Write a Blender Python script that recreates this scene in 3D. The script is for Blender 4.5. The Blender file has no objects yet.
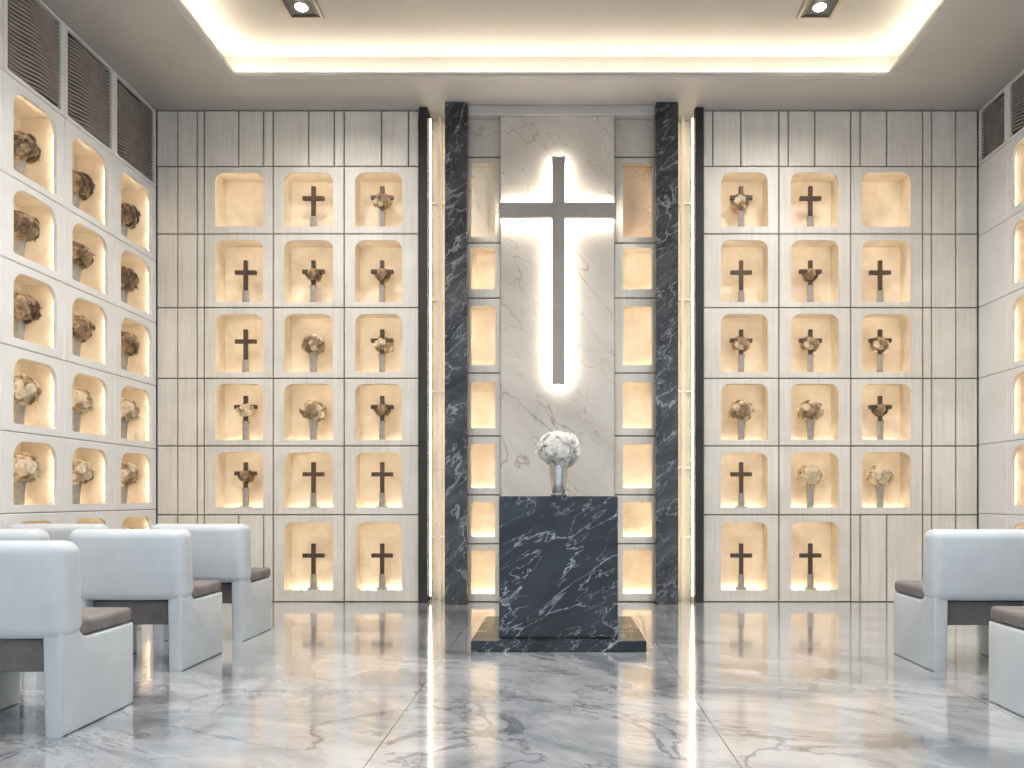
import bpy, bmesh, math, random
from mathutils import Vector, Matrix
random.seed(7)
sc = bpy.context.scene

# ------------------------------------------------------------------ materials
def newmat(name):
    m = bpy.data.materials.new(name); m.use_nodes = True
    nt = m.node_tree; b = nt.nodes['Principled BSDF']
    return m, nt, b
def N(nt, t, **kw):
    n = nt.nodes.new(t)
    for k, v in kw.items():
        if hasattr(n, k): setattr(n, k, v)
        else: n.inputs[k].default_value = v
    return n
def ramp(nt, fac, stops):
    r = nt.nodes.new('ShaderNodeValToRGB')
    els = r.color_ramp.elements
    els[0].position = stops[0][0]; els[0].color = (*stops[0][1], 1)
    els[1].position = stops[-1][0]; els[1].color = (*stops[-1][1], 1)
    for p, c in stops[1:-1]:
        e = els.new(p); e.color = (*c, 1)
    nt.links.new(fac, r.inputs[0]); return r.outputs[0]
def mix(nt, fac, a, b, mode='MIX'):
    m = nt.nodes.new('ShaderNodeMix'); m.data_type = 'RGBA'; m.blend_type = mode
    for idx, v in ((0, fac), (6, a), (7, b)):
        if isinstance(v, bpy.types.NodeSocket): nt.links.new(v, m.inputs[idx])
        elif idx == 0: m.inputs[0].default_value = v
        else: m.inputs[idx].default_value = (*v, 1)
    return m.outputs[2]
def pos(nt, scale=(1, 1, 1), rot=(0, 0, 0), loc=(0, 0, 0)):
    """object coordinates, rotated first and then scaled"""
    g = nt.nodes.new('ShaderNodeTexCoord')
    m1 = nt.nodes.new('ShaderNodeMapping'); m1.inputs['Rotation'].default_value = rot
    mp = nt.nodes.new('ShaderNodeMapping')
    mp.inputs['Scale'].default_value = scale
    mp.inputs['Location'].default_value = loc
    nt.links.new(g.outputs['Object'], m1.inputs[0]); nt.links.new(m1.outputs[0], mp.inputs[0]); return mp.outputs[0]
def noise(nt, vec, scale, detail=4, rough=.55, dist=0):
    n = N(nt, 'ShaderNodeTexNoise')
    n.inputs['Scale'].default_value = scale; n.inputs['Detail'].default_value = detail
    n.inputs['Roughness'].default_value = rough; n.inputs['Distortion'].default_value = dist
    nt.links.new(vec, n.inputs['Vector']); return n.outputs[0]
def ridge(nt, n, width):
    a = nt.nodes.new('ShaderNodeMath'); a.operation = 'SUBTRACT'; a.inputs[1].default_value = .5
    nt.links.new(n, a.inputs[0])
    b = nt.nodes.new('ShaderNodeMath'); b.operation = 'ABSOLUTE'; nt.links.new(a.outputs[0], b.inputs[0])
    c = nt.nodes.new('ShaderNodeMapRange'); c.inputs[1].default_value = 0; c.inputs[2].default_value = width
    c.inputs[3].default_value = 1; c.inputs[4].default_value = 0
    nt.links.new(b.outputs[0], c.inputs[0]); return c.outputs[0]
def mul(nt, a, b):
    m = nt.nodes.new('ShaderNodeMath'); m.operation = 'MULTIPLY'
    for i, v in enumerate((a, b)):
        if isinstance(v, bpy.types.NodeSocket): nt.links.new(v, m.inputs[i])
        else: m.inputs[i].default_value = v
    return m.outputs[0]
def rng(nt, v, a, b):
    c = nt.nodes.new('ShaderNodeMapRange'); c.inputs[1].default_value = a; c.inputs[2].default_value = b
    nt.links.new(v, c.inputs[0]); return c.outputs[0]

def mottled(name, c1, c2, scale=2.5, rough=.5, metallic=0, bump=0.0, streak=0, transl=0):
    m, nt, b = newmat(name)
    v = pos(nt)
    f = noise(nt, v, scale, 6, .6, .4)
    c = ramp(nt, f, [(.3, c1), (.7, c2)])
    if streak:
        s = noise(nt, pos(nt, (1, 1, .045)), 26, 5, .6, .1)
        sc_ = ramp(nt, s, [(.34, (1 - streak,) * 3), (.55, (1, 1, 1))])
        c = mix(nt, 1.0, c, sc_, 'MULTIPLY')
    nt.links.new(c, b.inputs['Base Color'])
    b.inputs['Roughness'].default_value = rough; b.inputs['Metallic'].default_value = metallic
    if bump:
        bp = nt.nodes.new('ShaderNodeBump'); bp.inputs['Strength'].default_value = bump; bp.inputs['Distance'].default_value = .01
        nt.links.new(noise(nt, v, scale * 20, 3), bp.inputs['Height']); nt.links.new(bp.outputs[0], b.inputs['Normal'])
    if transl:   # thin petals let light through
        t = nt.nodes.new('ShaderNodeBsdfTranslucent'); nt.links.new(c, t.inputs['Color'])
        ms = nt.nodes.new('ShaderNodeMixShader'); ms.inputs[0].default_value = transl
        nt.links.new(b.outputs[0], ms.inputs[1]); nt.links.new(t.outputs[0], ms.inputs[2])
        nt.links.new(ms.outputs[0], nt.nodes['Material Output'].inputs['Surface'])
    return m
def marble(name, base1, base2, vein, scale=1.0, vw=.02, rot=(.4, .5, .6), rough=.12, amount=.8, thin=.5, stretch=(1, .45, 1.6), dist=.6, det=7, nr=.55):
    m, nt, b = newmat(name)
    v = pos(nt, (1, 1, 1), rot)
    v2 = pos(nt, stretch, rot, (3, 5, 1))
    base = ramp(nt, noise(nt, v2, 1.6 * scale, 6, .6, .5), [(.3, base1), (.7, base2)])
    r1 = ridge(nt, noise(nt, v2, 1.3 * scale, det, nr, dist), vw)
    r2 = ridge(nt, noise(nt, v2, 3.2 * scale, det - 1, nr, dist), vw * .8)
    m1 = rng(nt, noise(nt, v, 1.7 * scale, 3), .32, .6)
    msk = rng(nt, noise(nt, v, 2.2 * scale, 3), .4, .62)
    a = mul(nt, mul(nt, r1, m1), amount)
    c = mix(nt, a, base, vein)
    c = mix(nt, mul(nt, mul(nt, r2, msk), amount * thin), c, vein)
    nt.links.new(c, b.inputs['Base Color']); b.inputs['Roughness'].default_value = rough
    return m
def emit(name, col, s):
    m, nt, b = newmat(name)
    b.inputs['Base Color'].default_value = (*col, 1)
    b.inputs['Emission Color'].default_value = (*col, 1); b.inputs['Emission Strength'].default_value = s
    return m

M_panel = mottled('cream_stone_panel', (.67, .635, .58), (.79, .755, .70), 2.2, .45, bump=.05, streak=.10)
M_side = mottled('white_plaster_panel', (.71, .71, .705), (.79, .79, .79), 1.8, .45)
M_niche = mottled('niche_travertine', (.55, .48, .39), (.74, .675, .58), 4, .5)
M_groove = mottled('groove_dark_stone', (.13, .12, .11), (.18, .165, .15), 3, .8)  # dark stone lining the panel joints and grille recesses
M_led = emit('warm_led_strip', (1, .85, .65), 17)
M_ledc = emit('warm_led_strip_bay', (1, .85, .64), 20)
M_slotled = emit('slot_led', (1, .85, .64), 11)
M_halo = emit('cross_halo_led', (1, .93, .83), 36)
M_cove = emit('cove_led', (1, .90, .73), 26)
M_lmarble = marble('light_marble', (.48, .45, .41), (.62, .59, .545), (.30, .25, .20), 1.0, .008, (0, -.8, .25), .22, .8, 1, (.45, 1, 1.3), .15, 4)
M_bmarble = marble('brown_marble', (.50, .41, .32), (.60, .51, .41), (.32, .24, .17), 2, .02, rough=.3)
M_dmarble = marble('dark_marble', (.014, .018, .024), (.050, .061, .073), (.48, .52, .56), 1.35, .012, (0, .55, .25), .14, .9, 1, (.55, 1, 1.7), .35, 7, .58)
M_dcol = marble('dark_marble_column', (.022, .024, .029), (.10, .105, .115), (.42, .44, .47), 2.6, .018, (.5, .7, .3), .2, .7, 1, (.6, 1, 1.4))
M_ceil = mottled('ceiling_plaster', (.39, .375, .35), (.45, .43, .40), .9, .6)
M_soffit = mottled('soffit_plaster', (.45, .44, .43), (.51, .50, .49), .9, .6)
M_wall = mottled('wall_plaster', (.5, .48, .45), (.55, .53, .5), 1, .6)
M_dark = mottled('black_trim', (.03, .03, .034), (.05, .05, .055), 5, .4)
M_slat = mottled('grille_bronze', (.26, .235, .225), (.36, .33, .315), 8, .5, .1)
M_chair = mottled('white_leather', (.54, .58, .615), (.60, .64, .675), 6, .38, bump=.04)
M_cush = mottled('taupe_cushion', (.18, .165, .16), (.26, .24, .235), 8, .7, bump=.1)
M_cross = mottled('bronze_cross', (.065, .047, .036), (.13, .10, .078), 14, .45, .2)
M_bigcross = mottled('brushed_grey_cross', (.34, .315, .305), (.40, .375, .36), 5, .6, 0)
M_vase = mottled('grey_stone_vase', (.30, .29, .27), (.44, .42, .39), 20, .4)
M_silver = mottled('silver_vase', (.55, .55, .55), (.7, .7, .7), 20, .18, .9)
M_f1 = mottled('petals_cream', (.84, .75, .60), (.93, .87, .76), 30, .7, transl=.35)
M_f2 = mottled('petals_tan', (.52, .40, .27), (.68, .56, .42), 30, .7, transl=.35)
M_f3 = mottled('petals_brown', (.26, .19, .14), (.42, .32, .23), 30, .7, transl=.3)
M_f4 = mottled('petals_white', (.88, .87, .84), (.95, .94, .92), 30, .6, transl=.35)
M_leaf = mottled('dry_leaf', (.20, .17, .10), (.34, .29, .19), 20, .7)
M_trim = mottled('brass_downlight', (.35, .30, .24), (.45, .40, .32), 10, .35, .6)
M_bulb = emit('downlight_lens', (1, .93, .8), 14)

# floor
M_floor, nt, b = newmat('polished_marble_floor')
v = pos(nt)
vd = pos(nt, (.7, 1.3, 1), (0, 0, .5))
base = ramp(nt, noise(nt, vd, 1.3, 8, .66, .9), [(.30, (.13, .14, .16)), (.44, (.35, .365, .39)), (.56, (.51, .52, .54)), (.72, (.64, .65, .66))])
v2 = pos(nt, (.6, 1.5, 1), (0, 0, .45), (2, 1, 0))
r1 = ridge(nt, noise(nt, v2, .9, 8, .6, 1.0), .013)
r2 = ridge(nt, noise(nt, v2, 2.6, 8, .62, 1.0), .017)
msk = rng(nt, noise(nt, v, 1.7, 3), .42, .62)
c = mix(nt, mul(nt, r1, .65), base, (.09, .095, .11))
c = mix(nt, mul(nt, mul(nt, r2, msk), .55), c, (.11, .11, .12))
br = N(nt, 'ShaderNodeTexBrick'); br.offset = 0; br.squash = 1
br.inputs['Scale'].default_value = 1; br.inputs['Brick Width'].default_value = 1.4; br.inputs['Row Height'].default_value = 1.45
br.inputs['Mortar Size'].default_value = .003; br.inputs['Mortar Smooth'].default_value = 0
br.inputs['Color1'].default_value = (.94, .94, .94, 1); br.inputs['Color2'].default_value = (1.0, 1.0, 1.0, 1)
br.inputs['Mortar'].default_value = (.3, .3, .3, 1)
nt.links.new(pos(nt, loc=(.72 + 7, -3.92 + 14.5, 0)), br.inputs['Vector'])
c = mix(nt, 1.0, c, br.outputs['Color'], 'MULTIPLY')
nt.links.new(c, b.inputs['Base Color'])
nt.links.new(ramp(nt, noise(nt, v, 3, 4), [(.3, (.10,)*3), (.7, (.18,)*3)]), b.inputs['Roughness'])
b.inputs['IOR'].default_value = 2.0
b.inputs['Coat Weight'].default_value = 1.0; b.inputs['Coat Roughness'].default_value = .08

# ------------------------------------------------------------------ mesh helpers
def finish(bm, name, mats, smooth=None, merge=False):
    if merge: bmesh.ops.remove_doubles(bm, verts=bm.verts, dist=1e-5)
    me = bpy.data.meshes.new(name); bm.to_mesh(me); bm.free()
    for m in mats: me.materials.append(m)
    if smooth:
        me.shade_smooth(); me.set_sharp_from_angle(angle=math.radians(smooth))
    return me
def obj(name, me, loc=(0, 0, 0), rotz=0, s=1):
    o = bpy.data.objects.new(name, me); sc.collection.objects.link(o)
    o.location = loc; o.rotation_euler = (0, 0, rotz); o.scale = (s, s, s); return o
def box(bm, x0, x1, y0, y1, z0, z1, mat=0, bev=0, seg=2):
    t = bmesh.new()
    bmesh.ops.create_cube(t, size=1)
    for v in t.verts:
        v.co = Vector(((x0 + x1) / 2 + v.co.x * (x1 - x0), (y0 + y1) / 2 + v.co.y * (y1 - y0), (z0 + z1) / 2 + v.co.z * (z1 - z0)))
    if bev: bmesh.ops.bevel(t, geom=list(t.edges), offset=bev, segments=seg, profile=.5, affect='EDGES')
    merge_bm(bm, t, mat)
def merge_bm(bm, t, mat=None, M=None):
    mp = {}
    for v in t.verts: mp[v] = bm.verts.new(M @ v.co if M else v.co)
    for f in t.faces:
        try:
            nf = bm.faces.new([mp[v] for v in f.verts]); nf.material_index = f.material_index if mat is None else mat
        except ValueError: pass
    t.free()
def lathe(bm, prof, n=20, mat=0, c=(0, 0, 0)):
    rings = []
    for r, z in prof:
        rings.append([bm.verts.new((c[0] + r * math.cos(2 * math.pi * i / n), c[1] + r * math.sin(2 * math.pi * i / n), c[2] + z)) for i in range(n)])
    for a, b_ in zip(rings, rings[1:]):
        for i in range(n):
            f = bm.faces.new((a[i], a[(i + 1) % n], b_[(i + 1) % n], b_[i])); f.material_index = mat
    for r in (rings[0][::-1], rings[-1]):
        f = bm.faces.new(r); f.material_index = mat
def tube(bm, p, q, r, mat=0, n=5):
    p = Vector(p); q = Vector(q); d = (q - p); R = d.to_track_quat('Z', 'Y').to_matrix()
    A = [bm.verts.new(p + R @ Vector((r * math.cos(2*math.pi*i/n), r * math.sin(2*math.pi*i/n), 0))) for i in range(n)]
    B = [bm.verts.new(q + R @ Vector((r * math.cos(2*math.pi*i/n), r * math.sin(2*math.pi*i/n), 0))) for i in range(n)]
    for i in range(n):
        bm.faces.new((A[i], A[(i+1) % n], B[(i+1) % n], B[i])).material_index = mat
def quad(bm, pts, mat):
    f = bm.faces.new([bm.verts.new(p) for p in pts]); f.material_index = mat; return f

# ------------------------------------------------------------------ niche wall cells
G = .005; GD = .03
def rr(u0, u1, z0, z1, rt, rb, n=5):
    out = []
    for (cx, cz, r, a0) in ((u0 + rb, z0 + rb, rb, math.pi), (u1 - rb, z0 + rb, rb, 1.5 * math.pi), (u1 - rt, z1 - rt, rt, 0), (u0 + rt, z1 - rt, rt, .5 * math.pi)):
        out.append([(cx + r * math.cos(a0 + k / n * math.pi / 2), cz + r * math.sin(a0 + k / n * math.pi / 2)) for k in range(n + 1)])
    return out
def cell(bm, T, u0, u1, z0, z1, hole=None, rt=.09, rb=.015, depth=.3, led=True, mf=0, mi=1, ml=3, e=.03, lip=.03, wb=.03, ws=.010, wt=.012, g=None):
    """mats: 0 front 1 niche 2 groove 3 led"""
    g = G if g is None else g
    F = [(u0, z0), (u1, z0), (u1, z1), (u0, z1)]
    I = [(u0 + g, z0 + g), (u1 - g, z0 + g), (u1 - g, z1 - g), (u0 + g, z1 - g)]
    b2 = .006
    J = [(u0 + g + b2, z0 + g + b2), (u1 - g - b2, z0 + g + b2), (u1 - g - b2, z1 - g - b2), (u0 + g + b2, z1 - g - b2)]
    for i in range(4):
        j = (i + 1) % 4
        quad(bm, [T(*F[i], GD), T(*F[j], GD), T(*I[j], GD), T(*I[i], GD)], 2)
        quad(bm, [T(*I[i], GD), T(*I[j], GD), T(*I[j], b2), T(*I[i], b2)], mf)
        quad(bm, [T(*I[i], b2), T(*I[j], b2), T(*J[j], 0), T(*J[i], 0)], mf)
    if hole is None:
        quad(bm, [T(*p, 0) for p in J], mf); return
    h0, h1, k0, k1 = hole
    L = rr(h0, h1, k0, k1, rt, rb)
    for i in range(4):
        j = (i + 1) % 4
        for a, b_ in zip(L[i], L[i][1:]):
            quad(bm, [T(*J[i], 0), T(*a, 0), T(*b_, 0)], mf)
        quad(bm, [T(*J[i], 0), T(*J[j], 0), T(*L[j][0], 0), T(*L[i][-1], 0)], mf)
    loop = [p for c_ in L for p in c_]
    n = len(loop)
    for i in range(n):
        a, b_ = loop[i], loop[(i + 1) % n]
        if (Vector(a) - Vector(b_)).length < 1e-6: continue
        quad(bm, [T(*a, 0), T(*b_, 0), T(*b_, lip), T(*a, lip)], mf)
    C = [(h0 - e, k0 - e), (h1 + e, k0 - e), (h1 + e, k1 + e), (h0 - e, k1 + e)]
    for i in range(4):
        j = (i + 1) % 4
        for a, b_ in zip(L[i], L[i][1:]):
            quad(bm, [T(*C[i], lip), T(*a, lip), T(*b_, lip)], mi)
        quad(bm, [T(*C[i], lip), T(*C[j], lip), T(*L[j][0], lip), T(*L[i][-1], lip)], mi)
        quad(bm, [T(*C[i], lip), T(*C[j], lip), T(*C[j], depth), T(*C[i], depth)], mi)
    quad(bm, [T(*p, depth) for p in C], mi)
    if led:
        d = lip + .004
        for (a0, a1, c0, c1) in ((h0 + .04, h1 - .04, k1 + .004, k1 + .004 + wt),
                                 (h0 - .004 - ws, h0 - .004, k0 + .02, k1 - .05), (h1 + .004, h1 + .004 + ws, k0 + .02, k1 - .05)):
            quad(bm, [T(a0, c0, d), T(a1, c0, d), T(a1, c1, d), T(a0, c1, d)], ml)
        # led line recessed in the shelf, washing the niche back from below
        zf = k0 - e + .003
        quad(bm, [T(h0 - .01, zf, depth - .034), T(h1 + .01, zf, depth - .034), T(h1 + .01, zf, depth - .016), T(h0 - .01, zf, depth - .016)], ml)

PX = 104.0; YB = 7.5
def X(u): return (u - 558) / PX
def Z(v): return 1 + (498 - v) / PX
CEIL = 4.73; XL = -3.86; XR = 4.04
CW = CEIL - .003
seams = [CW, 4.19, 3.54, 2.83, 2.15, 1.50, .837, 0.0]
rows = [(3.61, 4.13), (2.885, 3.48), (2.21, 2.77), (1.56, 2.10), (.91, 1.44), (.115, .77)]
TB = lambda u, z, d: (u, YB + d, z)

def planks(bm, a, b_, z0, z1, fr):
    xs = [a + (b_ - a) * f for f in fr]
    for p, q in zip(xs, xs[1:]): cell(bm, TB, p, q, z0, z1)
def niche_section(cols, name):
    bm = bmesh.new()
    for (a, b_, h, nr, fr) in cols:
        if h is None:
            for i in range(7): planks(bm, a, b_, seams[i + 1], seams[i], fr)
            continue
        planks(bm, a, b_, seams[1], seams[0], fr)
        for i in range(6):
            if i < nr: cell(bm, TB, a, b_, seams[i + 2], seams[i + 1], (h[0], h[1], *rows[i]), mf=0)
            else: planks(bm, a, b_, seams[i + 2], seams[i + 1], fr)
    return obj('columbarium_niche_wall', finish(bm, name, [M_panel, M_niche, M_groove, M_led]))  # section of the back wall itself, with its niches
fa = (0, .50, .86, 1)
colsL = [(XL, X(204), None, 0, (0, .44, .85, 1)), (X(204), X(273), (X(215), X(263)), 5, fa), (X(273), X(344), (X(284), X(333)), 6, fa), (X(344), X(419), (X(355), X(402)), 6, fa)]
fb = (0, .13, .5, 1)
colsR = [(X(703), X(779), (X(721), X(768)), 6, fb), (X(779), X(851), (X(791), X(839)), 6, fb), (X(851), X(923), (X(862), X(911)), 5, fb), (X(923), XR, None, 0, (0, .16, .60, 1))]
niche_section(colsL, 'niches_l'); niche_section(colsR, 'niches_r')

# centre bay
crow = [(Z(289), Z(248)), (Z(365), Z(306)), (Z(428), Z(382)), (Z(488), Z(444)), (Z(537), Z(502)), (Z(594), Z(550))]
cse = [Z(243), Z(298), Z(373), Z(436), Z(495), Z(544), 0]
for (a, b_, h0, h1, mb) in ((X(467), X(501), X(471), X(495), 4), (X(614), X(656), X(623), X(652), 5)):
    bm = bmesh.new()
    cell(bm, TB, a, b_, Z(157), CW, mf=4)
    cell(bm, TB, a, b_, Z(243), Z(157), (h0, h1, Z(237), Z(163)), rt=.01, rb=.01, depth=.16, mf=4, mi=mb, wt=.003, ws=.003)
    for i in range(6):
        cell(bm, TB, a, b_, cse[i + 1], cse[i], (h0, h1, *crow[i]), rt=.02, rb=.015, depth=.22, mf=0, ws=.008, wt=.008)
    obj('feature_niche_strip', finish(bm, 'bay', [M_panel, M_niche, M_groove, M_ledc, M_lmarble, M_bmarble]))
bm = bmesh.new()
box(bm, X(501), X(614), 7.42, 7.499, 0.0, Z(120), 0, .008)
obj('marble_feature_panel', finish(bm, 'slab', [M_lmarble]))
bm = bmesh.new(); box(bm, X(467) + .02, X(656) - .02, 7.40, 7.499, Z(120) + .001, CEIL - .002, 0, .006)
obj('trim_1', finish(bm, 'lintel', [M_soffit]))
# dark marble columns
for (a, b_) in ((X(447), X(467) * .98), (X(656) * .98, X(676))):
    bm = bmesh.new()
    box(bm, a, b_, 7.34, 7.499, 0, CEIL - .002, 0, .008)
    obj('marble_column', finish(bm, 'dcol', [M_dcol]))
# lit slots: reveal panel + fin + led, dark jamb
CT = CEIL - .004
for n_, (a, b_, d0, d1) in enumerate(((428.5, 447, 420, 428.5), (676, 694, 694, 702.5))):
    bm = bmesh.new()
    xa, xb = X(a), X(b_)
    quad(bm, [(xa, 7.72, 0), (xb, 7.72, 0), (xb, 7.72, CT), (xa, 7.72, CT)], 0)
    for x in (xa, xb): quad(bm, [(x, 7.5, 0), (x, 7.72, 0), (x, 7.72, CT), (x, 7.5, CT)], 0)
    m = (xa + xb) / 2
    box(bm, m - .012, m + .012, 7.60, 7.72, 0, CT, 0)
    for z in (.62, 1.3, 2.05, 2.95, 3.9): box(bm, xa, xb, 7.66, 7.72, z - .010, z + .010, 0)
    for x0, x1 in ((xa + .001, xa + .014), (xb - .014, xb - .001)):
        quad(bm, [(x0, 7.56, .05), (x1, 7.56, .05), (x1, 7.56, CT - .05), (x0, 7.56, CT - .05)], 1)
    obj('light_slot', finish(bm, 'slot', [M_panel, M_slotled]))
    bm = bmesh.new(); box(bm, X(d0) + .002, X(d1) , 7.44, 7.6, 0, CEIL - .002, 0, .004)
    obj('dark_jamb_trim', finish(bm, 'jamb', [M_dark]))

# side niche walls
def side(name, xw, sgn, cols, hole_m, rws, sm, ztop, yfront):
    T = lambda u, z, d: (xw + sgn * d, u, z)
    bm = bmesh.new()
    for (a, b_, h0, h1) in cols:
        for i in range(len(rws)):
            cell(bm, T, a, b_, sm[i + 1], sm[i], (h0, h1, *rws[i]), rt=.12, rb=.02, depth=.30, mf=0, g=.002)
        cell(bm, T, a, b_, sm[0], ztop, (a + .04, b_ - .04, sm[0] + .03, ztop - .03), rt=.02, rb=.02, depth=.10, led=False, mf=0, mi=2, g=.002)
        zz = sm[0] + .045
        while zz < ztop - .05:
            pts = []
            K = 16
            for k in range(K + 1):
                u = a + .035 + (b_ - a - .07) * k / K
                w = .012 * math.sin(u * 11 + zz * 3) + .05 * (k / K - .5)
                pts.append((u, min(max(zz + w, sm[0] + .035), ztop - .04)))
            for (p, q) in zip(pts, pts[1:]):
                quad(bm, [T(p[0], p[1], .02), T(q[0], q[1], .02), T(q[0], q[1] + .016, .012), T(p[0], p[1] + .016, .012)], 4)
                quad(bm, [T(p[0], p[1], .02), T(q[0], q[1], .02), T(q[0], q[1], .05), T(p[0], p[1], .05)], 4)
            zz += .030
    y0 = cols[-1][0]
    step = (y0 - yfront) / 4
    for k in range(4):
        for i in range(0, len(sm) - 1, 2):
            z_top = ztop if i == 0 else sm[i]
            zb = sm[min(i + 2, len(sm) - 1)]
            cell(bm, T, y0 - step * (k + 1), y0 - step * k, zb, z_top)
    me = finish(bm, name, [M_side, M_niche, M_groove, M_led, M_slat])
    return obj('columbarium_niche_wall', me)  # the side wall itself, niches built in
YF = -1.5
rowsS = [(3.33, 3.91), (2.74, 3.22), (2.14, 2.62), (1.53, 2.01), (.95, 1.41), (.36, .83)]
smS = [3.98, 3.275, 2.68, 2.075, 1.47, .89, 0]
colsSL = [(6.79, 7.50, 6.89, 7.41), (6.10, 6.79, 6.20, 6.69), (5.43, 6.10, 5.53, 6.01), (4.76, 5.43, 4.86, 5.34), (4.09, 4.76, 4.19, 4.67)]
side('side_l', XL, -1, colsSL, None, rowsS, smS, CW, YF)
rowsR = [(3.58, 4.13), (2.90, 3.44), (2.20, 2.77), (1.56, 2.10), (.93, 1.46), (.2, .78)]
smR = [4.19, 3.51, 2.83, 2.15, 1.51, .85, 0]
colsSR = [(6.36, 7.02, 6.46, 6.94), (5.69, 6.36, 5.79, 6.27), (5.02, 5.69, 5.12, 5.60)]
side('side_r', XR, 1, colsSR, None, rowsR, smR, CW, YF)
bm = bmesh.new(); T = lambda u, z, d: (XR + d, u, z)
for i in range(1, 7):
    zt = ([CW] + smR)[i]; zb = ([CW] + smR)[i + 1]
    cell(bm, T, 7.02, 7.5, zb, zt, g=.002)
cell(bm, T, 7.02, 7.5, smR[0], CW, (7.06, 7.46, smR[0] + .03, CW - .03), rt=.02, rb=.02, depth=.10, led=False, mf=0, mi=2, g=.002)
zz = smR[0] + .045
while zz < CW - .05:
    quad(bm, [T(7.05, zz - .01, .02), T(7.47, zz + .01, .02), T(7.47, zz + .026, .012), T(7.05, zz + .006, .012)], 3)
    zz += .03
obj('pilaster_panel', finish(bm, 'pil', [M_side, M_niche, M_groove, M_slat]))

# ------------------------------------------------------------------ shell
def slab(name, a, mat):
    bm = bmesh.new(); box(bm, *a, 0); return obj(name, finish(bm, name, [mat]))
slab('floor', (XL - .5, XR + .5, YF, 8.1, -.1, 0), M_floor)
slab('wall_back', (XL - .5, XR + .5, 7.9, 8.05, 0, 5.3), M_wall)
slab('wall_left', (XL - .5, XL - .36, YF, 7.9, 0, 5.3), M_wall)
slab('wall_right', (XR + .36, XR + .5, YF, 7.9, 0, 5.3), M_wall)
bm = bmesh.new()
ox0, ox1, oy0, oy1 = -2.85, 2.91, .3, 6.88
th = .025; pk = .16; zt = 4.98
SX0, SX1, SY0, SY1 = XL - .36, XR + .36, YF, 7.9
def ring(bm, a, b_, za, zb, mat):
    (x0, x1, y0, y1), (p0, p1, q0, q1) = a, b_
    A = [(x0, y0), (x1, y0), (x1, y1), (x0, y1)]; B = [(p0, q0), (p1, q0), (p1, q1), (p0, q1)]
    for i in range(4):
        j = (i + 1) % 4
        quad(bm, [(*A[i], za), (*A[j], za), (*B[j], zb), (*B[i], zb)], mat)
O = (ox0, ox1, oy0, oy1); S = (SX0, SX1, SY0, SY1)
def ex(r, d): return (r[0] - d, r[1] + d, r[2] - d, r[3] + d)
ring(bm, S, ex(O, .34), CEIL, CEIL, 0)
ring(bm, ex(O, .34), ex(O, .34), CEIL, CEIL - .018, 0)
ring(bm, ex(O, .34), ex(O, .03), CEIL - .018, CEIL - .018, 0)
ring(bm, ex(O, .03), ex(O, .0), CEIL - .018, CEIL - .005, 0)
ring(bm, O, O, CEIL - .005, CEIL + th, 0)
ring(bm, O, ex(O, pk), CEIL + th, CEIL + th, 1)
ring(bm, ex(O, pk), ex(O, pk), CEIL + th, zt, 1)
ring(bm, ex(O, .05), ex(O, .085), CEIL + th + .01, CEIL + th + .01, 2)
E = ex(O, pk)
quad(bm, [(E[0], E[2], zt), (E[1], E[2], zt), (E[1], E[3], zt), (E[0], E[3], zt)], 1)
quad(bm, [(SX0, SY0, 5.3), (SX1, SY0, 5.3), (SX1, SY1, 5.3), (SX0, SY1, 5.3)], 0)
quad(bm, [(SX0, SY0, CEIL), (SX1, SY0, CEIL), (SX1, SY0, 5.3), (SX0, SY0, 5.3)], 0)
obj('ceiling', finish(bm, 'ceiling', [M_soffit, M_ceil, M_cove]))

# downlights
def downlight(x, y, power=40):
    bm = bmesh.new(); w = .145; z = zt - .001
    ring(bm, (-w, w, -w, w), (-w, w, -w, w), 0, -.012, 0)
    ring(bm, (-w, w, -w, w), (-w + .025, w - .025, -w + .025, w - .025), -.012, -.012, 0)
    q = w - .025
    ring(bm, (-q, q, -q, q), (-q + .03, q - .03, -q + .03, q - .03), -.012, -.002, 1)
    q2 = q - .03
    quad(bm, [(-q2, -q2, -.002), (q2, -q2, -.002), (q2, q2, -.002), (-q2, q2, -.002)], 1)
    lathe(bm, [(.045, -.011), (.052, -.003)], 20, 2)
    o = obj('recessed_downlight', finish(bm, 'dl', [M_trim, M_dark, M_bulb]), (x, y, z))
    l = bpy.data.lights.new('downlight_beam', 'SPOT'); l.energy = power; l.spot_size = 2.6; l.spot_blend = 1
    l.color = (1, .97, .93); l.shadow_soft_size = .12
    lo = bpy.data.objects.new('beam', l); sc.collection.objects.link(lo); lo.parent = o; lo.location = (0, 0, -.05)
for x in (-2.08, 2.12):
    for y in (6.32, 4.3, 2.3): downlight(x, y, {6.32: 170, 4.3: 310, 2.3: 290}[y])  # the two nearer pairs are out of view, added to raise the ambient light

# ------------------------------------------------------------------ niche contents
def flower(bm, c, nrm, r, mat, petals=5, layers=3):
    R = Vector(nrm).to_track_quat('Z', 'Y').to_matrix(); c = Vector(c)
    for L in range(layers):
        rr_ = r * (1 - .27 * L); lift = .10 + .42 * L; off = random.random() * 6
        for i in range(petals):
            a = off + 2 * math.pi * i / petals; w = math.pi / petals * 1.2
            def P(ang, rad, h): return bm.verts.new(c + R @ Vector((math.cos(ang) * rad, math.sin(ang) * rad, h)))
            p0 = P(a, rr_ * .05, 0); p1 = P(a - w, rr_ * .65, rr_ * lift * .5); p2 = P(a + w, rr_ * .65, rr_ * lift * .5)
            p3 = P(a - w * .5, rr_, rr_ * lift); p4 = P(a + w * .5, rr_, rr_ * lift)
            bm.faces.new((p0, p1, p3, p4, p2)).material_index = mat
    t = bmesh.new(); bmesh.ops.create_icosphere(t, subdivisions=1, radius=r * .25)
    merge_bm(bm, t, mat, Matrix.Translation(c + R @ Vector((0, 0, r * .3))))
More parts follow.
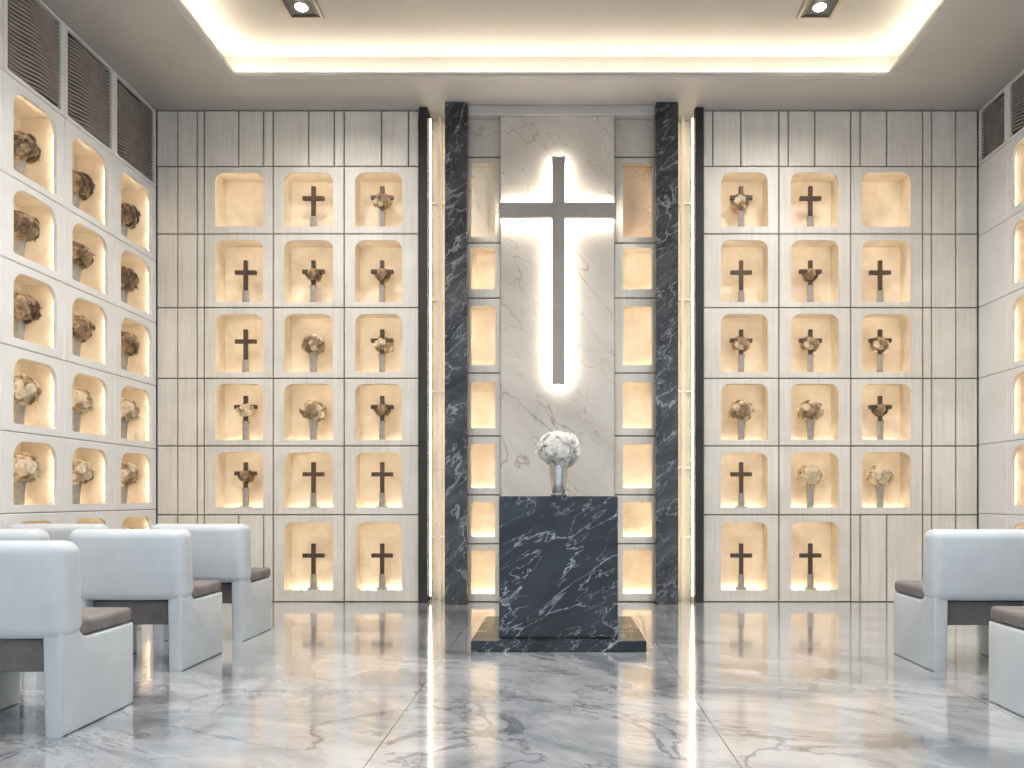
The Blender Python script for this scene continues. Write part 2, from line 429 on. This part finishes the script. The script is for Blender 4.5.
def bunch(bm, c, rad, n, fr, mats, squash=.8, leaves=10, leafmat=0, layers=3, core=None, jit=0):
    c = Vector(c)
    t = bmesh.new(); bmesh.ops.create_icosphere(t, subdivisions=2, radius=rad * .80)
    for v in t.verts: v.co.z *= squash; v.co *= 1 + random.uniform(-.06, .06)
    merge_bm(bm, t, mats[0] if core is None else core, Matrix.Translation(c))
    for i in range(n):
        ph = math.acos(1 - 2 * (i + .5) / n * .95); th = math.pi * (1 + 5 ** .5) * i + random.uniform(-.2, .2)
        d = Vector((math.sin(ph) * math.cos(th), math.sin(ph) * math.sin(th), math.cos(ph)))
        p = Vector((d.x, d.y, d.z * squash)) * rad * random.uniform(.80 - jit * .3, .96 + jit)
        flower(bm, c + p, d, fr * random.uniform(.85, 1.15), random.choice(mats), 5, layers)
    for i in range(leaves):
        th = random.random() * 6.28; ph = random.uniform(1.2, 2.3)
        d = Vector((math.sin(ph) * math.cos(th), math.sin(ph) * math.sin(th), math.cos(ph) * squash))
        s = d.cross(Vector((0, 0, 1))).normalized() * rad * .12
        a = c + d * rad * .7; m = c + d * rad * 1.02; e_ = c + d * rad * 1.22 - Vector((0, 0, rad * .1))
        bm.faces.new([bm.verts.new(q) for q in (a, m - s, e_, m + s)]).material_index = leafmat
def vase(bm, h, r, mat, c=(0, 0, 0)):
    lathe(bm, [(r * .85, 0), (r * .88, .01), (r * .7, .03), (r * .75, h * .5), (r * .95, h * .93), (r, h), (r * .8, h)], 18, mat, c)
def cross_geo(bm, z0, h, w, t, mat, arm=.68):
    bw = t
    box(bm, -bw / 2, bw / 2, -t * .4, t * .4, z0, z0 + h, mat, .004, 1)
    za = z0 + h * arm
    box(bm, -w / 2, w / 2, -t * .42, t * .42, za - bw / 2, za + bw / 2, mat, .004, 1)
MC = [M_cross, M_vase, M_f1, M_f2, M_leaf, M_f3]
def mk_cross(h=.47, w=.21, base=.17):
    bm = bmesh.new()
    box(bm, -.05, .05, -.045, .045, 0, .04, 1, .004, 1)
    lathe(bm, [(.034, .04), (.030, base - .01), (.034, base)], 16, 1)
    cross_geo(bm, base - .01, h - base + .01, w, .040, 0, .62)
    return finish(bm, 'memorial_cross', MC, 40)
def mk_fcross(mats=(2, 3), rad=.085, n=22, h=.47, off=0.015, fz=.33):
    bm = bmesh.new()
    box(bm, -.05, .05, -.045, .045, 0, .04, 1, .004, 1)
    lathe(bm, [(.03, .04), (.030, .19), (.038, .22)], 16, 1)
    cross_geo(bm, .21, h - .21, .22, .040, 0, .58)
    bunch(bm, (0, off, fz), rad, n, .034, list(mats), .8, 5, 4, 3, 3)
    return finish(bm, 'flower_cross', MC, 40)
def mk_bouquet(mats=(2, 2, 3), rad=.115, n=40, vh=.24, vr=.045, fz=.32, sq=.85, fr=.036):
    bm = bmesh.new(); vase(bm, vh, vr, 1)
    for i in range(5): tube(bm, (0, 0, vh - .03), (random.uniform(-.05, .05), random.uniform(-.05, .05), fz), .004, 4)
    bunch(bm, (0, 0, fz), rad, n, fr, list(mats), sq, 8, 4, 3, mats[-1], .06)
    return finish(bm, 'flower_vase', MC, 40)
meC = [mk_cross()]
meF = [mk_fcross((2, 3)), mk_fcross((3, 5), .07), mk_fcross((2,), .085), mk_fcross((3, 2), .10, 26, .47, .05)]
meB = [mk_bouquet((2, 3)), mk_bouquet((2, 3, 3), .105), mk_bouquet((2,), .12, 48, .25, .045, .34)]
meW = [mk_bouquet((5, 3), .13, 60, .22, .05, .295, .85), mk_bouquet((2, 3, 2), .13, 60, .22, .05, .295, .85), mk_bouquet((3, 5, 3), .13, 60, .22, .05, .295, .85)]
lay = {
 240: ['-', 'C', 'C', 'F2', 'F1', None], 309: ['C', 'F1', 'B1', 'B0', 'C', 'C'], 379: ['F0', 'F1', 'F3', 'F1', 'C', 'C'],
 744.5: ['F3', 'C', 'F0', 'B0', 'C', 'C'], 815: ['C', 'F1', 'F0', 'B0', 'B2', 'C'], 886: ['-', 'C', 'F0', 'F1', 'B2', None]}
for u, L in lay.items():
    for i, k in enumerate(L):
        if k in (None, '-'): continue
        z = rows[i][0] - .03
        nm = {'C': 'memorial_cross', 'F': 'flower_decorated_cross', 'B': 'flower_vase'}[k[0]]
        me = {'C': meC, 'F': meF, 'B': meB}[k[0]][int(k[1]) if len(k) > 1 else 0]
        obj(nm, me, (X(u), YB + .14, z), 0 if k[0] == 'C' else random.uniform(-.05, .05), 1.0)
for ci, (a, b_, h0, h1) in enumerate(colsSL):
    for i in range(6):
        k = 0 if i in (0, 1) else (2 if i == 2 else 1)
        obj('flower_vase', meW[k], (XL - .13, (h0 + h1) / 2, rowsS[i][0] - .03), random.uniform(0, 6), 1.0)
for ci, (a, b_, h0, h1) in enumerate(colsSR):
    for i in range(6):
        obj('flower_vase', meW[1], (XR + .15, (h0 + h1) / 2, rowsR[i][0] - .03), random.uniform(0, 6), 1.0)

# ------------------------------------------------------------------ large wall cross
bm = bmesh.new(); k = .977
cx0, cx1 = X(552) * k, X(565) * k; ax0, ax1 = X(499) * k, X(616) * k
zt_, zb_ = 1 + 341 / PX * k, 1 + 114 / PX * k; az1, az0 = 1 + 295 / PX * k, 1 + 280 / PX * k
P = [(cx0, zb_), (cx1, zb_), (cx1, az0), (ax1, az0), (ax1, az1), (cx1, az1), (cx1, zt_), (cx0, zt_), (cx0, az1), (ax0, az1), (ax0, az0), (cx0, az0)]
t = bmesh.new()
f = t.faces.new([t.verts.new((x, 7.31, z)) for x, z in P])
r = bmesh.ops.extrude_face_region(t, geom=[f])
for v in r['geom']:
    if isinstance(v, bmesh.types.BMVert): v.co.y += .05
bmesh.ops.recalc_face_normals(t, faces=t.faces)
bmesh.ops.bevel(t, geom=list(t.edges), offset=.004, segments=1, affect='EDGES')
merge_bm(bm, t, 0)
i_ = .010
for (a, b_, c_, d_) in ((cx0 + i_, cx1 - i_, zb_ + i_, zt_ - i_), (ax0 + i_, cx0 + i_, az0 + i_, az1 - i_), (cx1 - i_, ax1 - i_, az0 + i_, az1 - i_)):
    quad(bm, [(a, 7.365, c_), (b_, 7.365, c_), (b_, 7.365, d_), (a, 7.365, d_)], 1)
for z in (zb_ + .3, az0 - .2, zt_ - .1): box(bm, (cx0+cx1)/2 - .012, (cx0+cx1)/2 + .012, 7.36, 7.419, z, z + .024, 0)
obj('backlit_cross', finish(bm, 'backlit_cross', [M_bigcross, M_halo]))

# ------------------------------------------------------------------ altar
bm = bmesh.new()
box(bm, -.565, .575, 5.06, 6.12, 0, .072, 0, .006)
box(bm, -.390, .396, 5.16, 5.86, .072, 1.012, 0, .005)
obj('marble_altar', finish(bm, 'altar', [M_dmarble]))
bm = bmesh.new()
lathe(bm, [(.055, 0), (.058, .012), (.045, .02), (.05, .05), (.058, .12), (.068, .2), (.072, .225), (.062, .225), (.05, .21)], 28, 0)
for i in range(10):
    a = i * .63; tube(bm, (0, 0, .15), (.07 * math.cos(a), .07 * math.sin(a), .30), .004, 2)
bunch(bm, (0, 0, .335), .135, 50, .052, [1], .85, 10, 2, 3, None, .10)
obj('altar_flower_vase', finish(bm, 'altar_vase', [M_silver, M_f4, M_leaf], 40), (.005, 5.5, 1.012))

# ------------------------------------------------------------------ chairs
def mk_chair():
    bm = bmesh.new()
    prof = [(.015, 0), (.56, 0), (.56, .395), (.20, .395), (.16, .405), (.135, .43), (.125, .47), (.11, .79), (.085, .812), (.03, .812), (.005, .79), (0, .45)]
    for (xa, xb) in ((-.315, -.235), (.235, .315)):
        t = bmesh.new()
        f = t.faces.new([t.verts.new((xa, y, z)) for y, z in prof])
        r = bmesh.ops.extrude_face_region(t, geom=[f])
        for v in r['geom']:
            if isinstance(v, bmesh.types.BMVert): v.co.x = xb
        bmesh.ops.recalc_face_normals(t, faces=t.faces)
        es = [e for e in t.edges if abs(e.verts[0].co.x - e.verts[1].co.x) < 1e-5]
        bmesh.ops.bevel(t, geom=es, offset=.014, segments=3, profile=.5, affect='EDGES')
        merge_bm(bm, t, 0)
    t = bmesh.new(); bmesh.ops.create_cube(t, size=1)
    bmesh.ops.subdivide_edges(t, edges=[e for e in t.edges if abs(e.verts[0].co.x - e.verts[1].co.x) > .5], cuts=8)
    for v in t.verts:
        x = v.co.x * .67; y = .07 + v.co.y * .165; z = .615 + v.co.z * .41
        y += -.02 * (1 - (2 * x / .67) ** 2)
        if v.co.z > 0: y -= .02
        v.co = (x, y, z)
    sel = [e for e in t.edges if len(e.link_faces) == 2 and e.calc_face_angle() > .8]
    bmesh.ops.bevel(t, geom=sel, offset=.055, segments=6, profile=.5, affect='EDGES')
    merge_bm(bm, t, 0)
    box(bm, -.235, .235, .07, .545, .26, .40, 1, .012, 2)
    box(bm, -.308, .308, .12, .565, .397, .47, 1, .022, 4)
    return finish(bm, 'chair', [M_chair, M_cush], 40)
mc = mk_chair()
for (x, y) in ((-2.38, 3.24), (-2.48, 4.48), (-2.50, 5.40), (-3.33, 4.50), (-3.50, 5.42), (2.47, 4.46), (2.43, 3.28), (3.2, 3.28)):
    obj('lounge_chair', mc, (x, y, 0))

# ------------------------------------------------------------------ world, camera
w = bpy.data.worlds.new('world'); sc.world = w; w.use_nodes = True
bg = w.node_tree.nodes['Background']; bg.inputs[0].default_value = (.80, .90, 1, 1); bg.inputs[1].default_value = 1.15
cam = bpy.data.cameras.new('cam'); co = bpy.data.objects.new('camera', cam); sc.collection.objects.link(co)
co.location = (0, 0, 1.0); co.rotation_euler = (math.pi / 2, 0, 0)
cam.sensor_width = 36; cam.lens = 36 * 780 / 1024; cam.shift_x = -46 / 1024; cam.shift_y = 114 / 1024
cam.clip_start = .05
sc.camera = co
sc.view_settings.view_transform = 'Standard'
try: sc.view_settings.look = 'Medium High Contrast'
except Exception as e: print(e)
